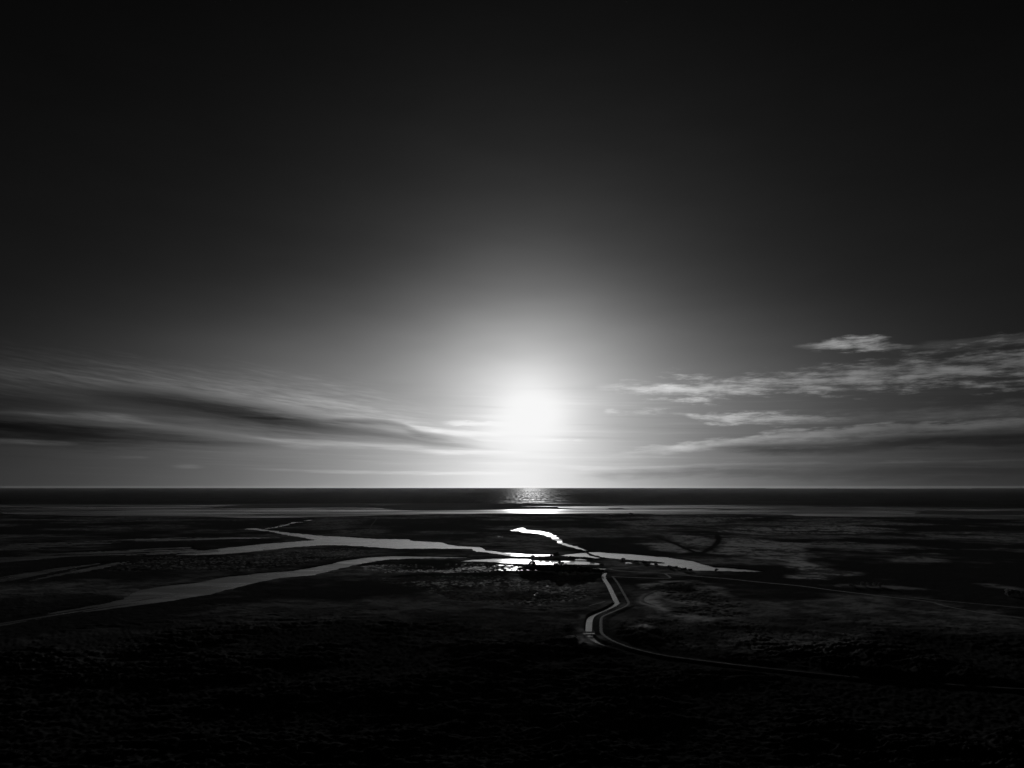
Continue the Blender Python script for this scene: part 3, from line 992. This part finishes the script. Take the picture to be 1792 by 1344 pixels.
def place_tree(px, py, hpx, label, kind=0, name='shrub', cat='shrub', wide=1.0, meshes=None, group=None):
    x, y = at(px, py, 0.8)
    r = math.hypot(x, y)
    h = hpx * r / F
    t = thing(name, label, cat, (x, y, ground_z(x, y) - .05), random.uniform(0, 6.28), group)
    t.scale = (h * wide, h * wide, h)
    for nm, me in zip(('trunk', 'crown'), meshes or PROTO[kind]):
        o = bpy.data.objects.new(nm, me)
        C.objects.link(o)
        o.parent = t
    return t


POND = 'waterside trees'
trees = [
    (911, 999, 7, 0, 'low shrub at the left end of the dark tree row'),
    (921, 1000, 10, 2, 'rounded shrub second from the left end of the tree row'),
    (932, 1001, 13, 3, 'broad bush left of the gap where bright water shows'),
    (945, 1000, 11, 2, 'bush standing in front of the bright water gap'),
    (955, 1001, 10, 4, 'spreading bush right of the bright water gap'),
    (966, 1001, 13, 1, 'upright tree at the left edge of the dense tree clump'),
    (976, 1003, 16, 3, 'tall broad tree in the left half of the dense clump'),
    (987, 1002, 15, 0, 'tall tree near the middle of the dense clump'),
    (998, 1004, 15, 3, 'front tree at the middle of the dense clump'),
    (1009, 1003, 13, 4, 'spreading tree right of the middle of the dense clump'),
    (1021, 1004, 12, 2, 'rounded tree in the right half of the dense clump'),
    (1032, 1003, 10, 3, 'lower tree near the right end of the dense clump'),
    (1043, 1003, 8, 2, 'low bush at the right end of the dense clump'),
    (1051, 1004, 6, 4, 'small bush at the head of the zigzag ditch'),
    (932, 977.5, 6, 0, 'small bush on the bank between the two bright ponds, leftmost'),
    (946, 977.5, 4, 2, 'low bush on the bank between the two bright ponds, in the middle'),
    (958, 977.5, 4.5, 4, 'flat bush on the bank between the two bright ponds, right part'),
    (967, 976.5, 7, 1, 'upright bush beside the dark gap in the bright pond'),
    (974, 974.5, 8, 0, 'dark tree filling the gap between bright pond and small pond'),
    (931, 989.5, 9, 1, 'narrow tree poking up into the long white pond, left one'),
    (981, 990.5, 8, 0, 'narrow tree poking up into the long white pond, right one'),
    (1000, 978.5, 5, 2, 'bush left of the speckled reed pool'),
    (1036, 981.5, 4.5, 4, 'low bush right of the speckled reed pool'),
    (1091, 981.5, 5, 2, 'bush on the near bank at the start of the grey river arm'),
    (1052, 991, 4, 4, 'low bush at the right tip of the long white pond'),
    (1112, 985, 4, 2, 'low bush beside the tiny pool below the grey river arm'),
    (1128, 987, 4.5, 4, 'low bush on the near bank of the grey river arm, left part'),
    (1148, 990.5, 4, 2, 'low bush on the near bank of the grey river arm, middle'),
    (1172, 994.5, 5, 3, 'rounded bush on the near bank of the grey river arm'),
    (1184, 995.5, 4.5, 0, 'small upright bush where the grey river arm widens'),
    (1198, 999, 5, 4, 'spreading bush at the lower bank of the grey river arm'),
    (1208, 999.5, 4, 2, 'last low bush on the lower bank of the grey river arm'),
    (1254, 1000, 5, 1, 'small bush at the narrow tail of the grey river arm'),
]
for px, py, h, k, lab in trees:
    tr = h > 9.5
    place_tree(px, py, h, lab, k, 'tree' if tr else 'shrub', 'tree' if tr else 'shrub', 1.25, None, POND)
place_tree(1103, 903.6, 6, 'lone dark round tree on the far shore beside the pale hut', 4, 'tree', 'tree', 1.0)
for px, py, h, lab in ((1492, 1028, 5, 'pale low bush in the dark heath, leftmost of three'), (1514, 1026, 6.5, 'pale upright bush in the dark heath, middle of three'),
                       (1536, 1026.5, 7, 'pale wide bush in the dark heath, right one of three'), (1774, 1043, 10, 'pale spreading bush near the right edge')):
    place_tree(px, py, h, lab, 0, 'shrub', 'shrub', 1.1, PALE, 'pale bushes in the heath')

# ------------------------------------------------------------------ hut on the far shore
x, y = at(1067, 906.0, 0.8)
hut = thing('hut', 'small pale gabled hut on the far shore', 'hut', (x, y, ground_z(x, y) - .2), 0.35)
W, Dp, H, RH = 9.0, 6.5, 4.2, 3.4
b = bmesh.new()
vs = [b.verts.new(v) for v in [(-W / 2, -Dp / 2, -1), (W / 2, -Dp / 2, -1), (W / 2, Dp / 2, -1), (-W / 2, Dp / 2, -1), (-W / 2, -Dp / 2, H), (W / 2, -Dp / 2, H), (W / 2, Dp / 2, H), (-W / 2, Dp / 2, H), (-W / 2, 0, H + RH - .1), (W / 2, 0, H + RH - .1)]]
for f in ((0, 1, 5, 4), (2, 3, 7, 6), (1, 2, 6, 9, 5), (3, 0, 4, 8, 7)):
    b.faces.new([vs[i] for i in f])
mesh_obj('wall', b, M['wall'], hut)
b = bmesh.new()
for s in (-1, 1):
    n = Vector((0, -s * RH, Dp / 2)).normalized() * -1
    e = [Vector((-W / 2 - .4, s * (Dp / 2 + .5), H - .5)), Vector((W / 2 + .4, s * (Dp / 2 + .5), H - .5)), Vector((W / 2 + .4, 0, H + RH)), Vector((-W / 2 - .4, 0, H + RH))]
    lo = [b.verts.new(v) for v in e]
    hi = [b.verts.new(v + Vector((0, s * .08, .2))) for v in e]
    b.faces.new(hi)
    b.faces.new(lo[::-1])
    for i in range(4):
        b.faces.new((lo[i], lo[(i + 1) % 4], hi[(i + 1) % 4], hi[i]))
roof = mesh_obj('roof', b, M['roof'], hut)
b = bmesh.new()
add_box(b, (2.6, 0.6, H + RH + .3), (.8, .8, 2.0))
mesh_obj('chimney', b, M['wall'], roof)
b = bmesh.new()
add_box(b, (0.2, -Dp / 2 - .05, 1.05), (1.1, .1, 2.3))
mesh_obj('door', b, M['timber'], hut)
for wx in (-2.7, 2.7):
    b = bmesh.new()
    add_box(b, (wx, -Dp / 2 - .04, 1.9), (1.2, .08, 1.3))
    w_ = mesh_obj('window', b, M['timber'], hut)
    b = bmesh.new()
    add_box(b, (wx, -Dp / 2 - .09, 1.9), (.95, .03, 1.05))
    mesh_obj('pane', b, M['glass'], w_)

# ------------------------------------------------------------------ little bridge over the ditch
x, y = at(1030.5, 1109.2, 1.2)
br_o = thing('footbridge', 'small dark timber bridge across the near end of the ditch', 'bridge', (x, y, 1.3), 0.05)
LEN, WID = 8.4, 3.0
b = bmesh.new()
for s in (-.8, .8):
    add_box(b, (0, s * WID / 2 * .8, -.18), (LEN, .25, .3))
mesh_obj('beam', b, M['timber'], br_o)
b = bmesh.new()
add_box(b, (0, 0, 0), (.36, WID, .1))
pl = bpy.data.meshes.new('plank')
b.to_mesh(pl)
b.free()
pl.materials.append(M['timber'])
for i in range(21):
    o = bpy.data.objects.new('plank', pl)
    C.objects.link(o)
    o.parent = br_o
    o.location = (-LEN / 2 + .2 + i * .4, random.uniform(-.04, .04), .03 + random.uniform(-.012, .012))
for s in (-1, 1):
    b = bmesh.new()
    add_box(b, (0, s * (WID / 2 - .1), 1.1), (LEN, .1, .12))
    add_box(b, (0, s * (WID / 2 - .1), .62), (LEN, .07, .1))
    mesh_obj('handrail', b, M['timber'], br_o)
    for i in range(5):
        b = bmesh.new()
        add_box(b, (-LEN / 2 + .25 + i * (LEN - .5) / 4, s * (WID / 2 - .02), .45), (.14, .14, 1.5))
        mesh_obj('post', b, M['timber'], br_o)

# ------------------------------------------------------------------ scrub on the nearest slope: one mass of leaf tufts
N = 9000
a = np.radians(RNG.uniform(-41, 41, N))
dpt = np.radians(RNG.uniform(10.2, 25.5, N))
r = CAM_H / np.tan(dpt)
sxx, syy = r * np.sin(a), r * np.cos(a)
sz, sw, si = fields(sxx, syy)
ok = (si['keep'] > .7) & (np.abs(fbm(sxx / 17 + .6 * si['n60'], syy / 8, 4, 41, .55) - .5) < .13) & (sz > .4)
vs, fs = [], []
for x, y, z in zip(sxx[ok], syy[ok], sz[ok]):
    R = random.uniform(.7, 1.9)
    for k in range(16):
        t = random.uniform(0, 6.283)
        q = random.random() ** .6
        c = (x + R * q * math.cos(t), y + R * q * math.sin(t), z - .15 + R * .75 * (1 - q * q) * random.uniform(.6, 1.1))
        u = Vector((random.gauss(0, 1), random.gauss(0, 1), random.gauss(0, .5))).normalized() * (R * random.uniform(.14, .3))
        w = Vector((random.gauss(0, .5), random.gauss(0, .5), 1)).normalized() * (R * random.uniform(.12, .28))
        o = len(vs)
        vs += [(c[0] - u.x, c[1] - u.y, c[2] - u.z), (c[0] + u.x, c[1] + u.y, c[2] + u.z), (c[0] + w.x, c[1] + w.y, c[2] + w.z)]
        fs.append((o, o + 1, o + 2))
me = bpy.data.meshes.new('scrub')
me.from_pydata(vs, [], fs)
me.materials.append(M['scrub'])
o = bpy.data.objects.new('scrub', me)
C.objects.link(o)
o['kind'] = 'stuff'
o['label'] = 'dense dark scrub covering the nearest ground'
o['category'] = 'scrub'

# ------------------------------------------------------------------ far low headland on the horizon, right
bm = bmesh.new()
R0 = 38000.0
top, bot, bk = [], [], []
for i in range(60):
    t = i / 59
    az_ = math.radians(azel(1340 + t * 360, 853)[0])
    hgt = 34 * math.sin(math.pi * min(t * 1.15, 1)) ** .6 * (0.6 + .4 * math.sin(i * .7) * math.sin(i * .23)) * (1 - .7 * t) + 6
    d = Vector((math.sin(az_), math.cos(az_), 0))
    bot.append(bm.verts.new(d * R0 + Vector((0, 0, -2))))
    top.append(bm.verts.new(d * (R0 + 2500) + Vector((0, 0, hgt))))
    bk.append(bm.verts.new(d * (R0 + 6000) + Vector((0, 0, -2))))
for i in range(59):
    bm.faces.new((bot[i], bot[i + 1], top[i + 1], top[i]))
    bm.faces.new((top[i], top[i + 1], bk[i + 1], bk[i]))
me = bpy.data.meshes.new('headland')
bm.to_mesh(me)
bm.free()
struct('headland', me, M['bark'], 'very low dark headland on the horizon to the right')

# ------------------------------------------------------------------ thin sea haze
HAZE_DENSITY = 0.9e-6
bm = bmesh.new()
hv = bmesh.ops.create_cube(bm, size=1.0)['verts']
bmesh.ops.scale(bm, verts=hv, vec=(124000, 100000, 117))
bmesh.ops.translate(bm, verts=hv, vec=(0, 0, 112 - 58.5))
hz = mesh_obj('haze', bm, None)
hm = bpy.data.materials.new('haze')
hm.use_nodes = True
hm.node_tree.nodes.clear()
out = hm.node_tree.nodes.new('ShaderNodeOutputMaterial')
pv = hm.node_tree.nodes.new('ShaderNodeVolumePrincipled')
pv.inputs['Color'].default_value = (.95, .95, .95, 1)
pv.inputs['Density'].default_value = HAZE_DENSITY
pv.inputs['Anisotropy'].default_value = 0.65
hm.node_tree.links.new(pv.outputs[0], out.inputs['Volume'])
hz.data.materials.append(hm)
hz['kind'] = 'stuff'
hz['label'] = 'thin evening haze over marsh and sea'
hz['category'] = 'haze'
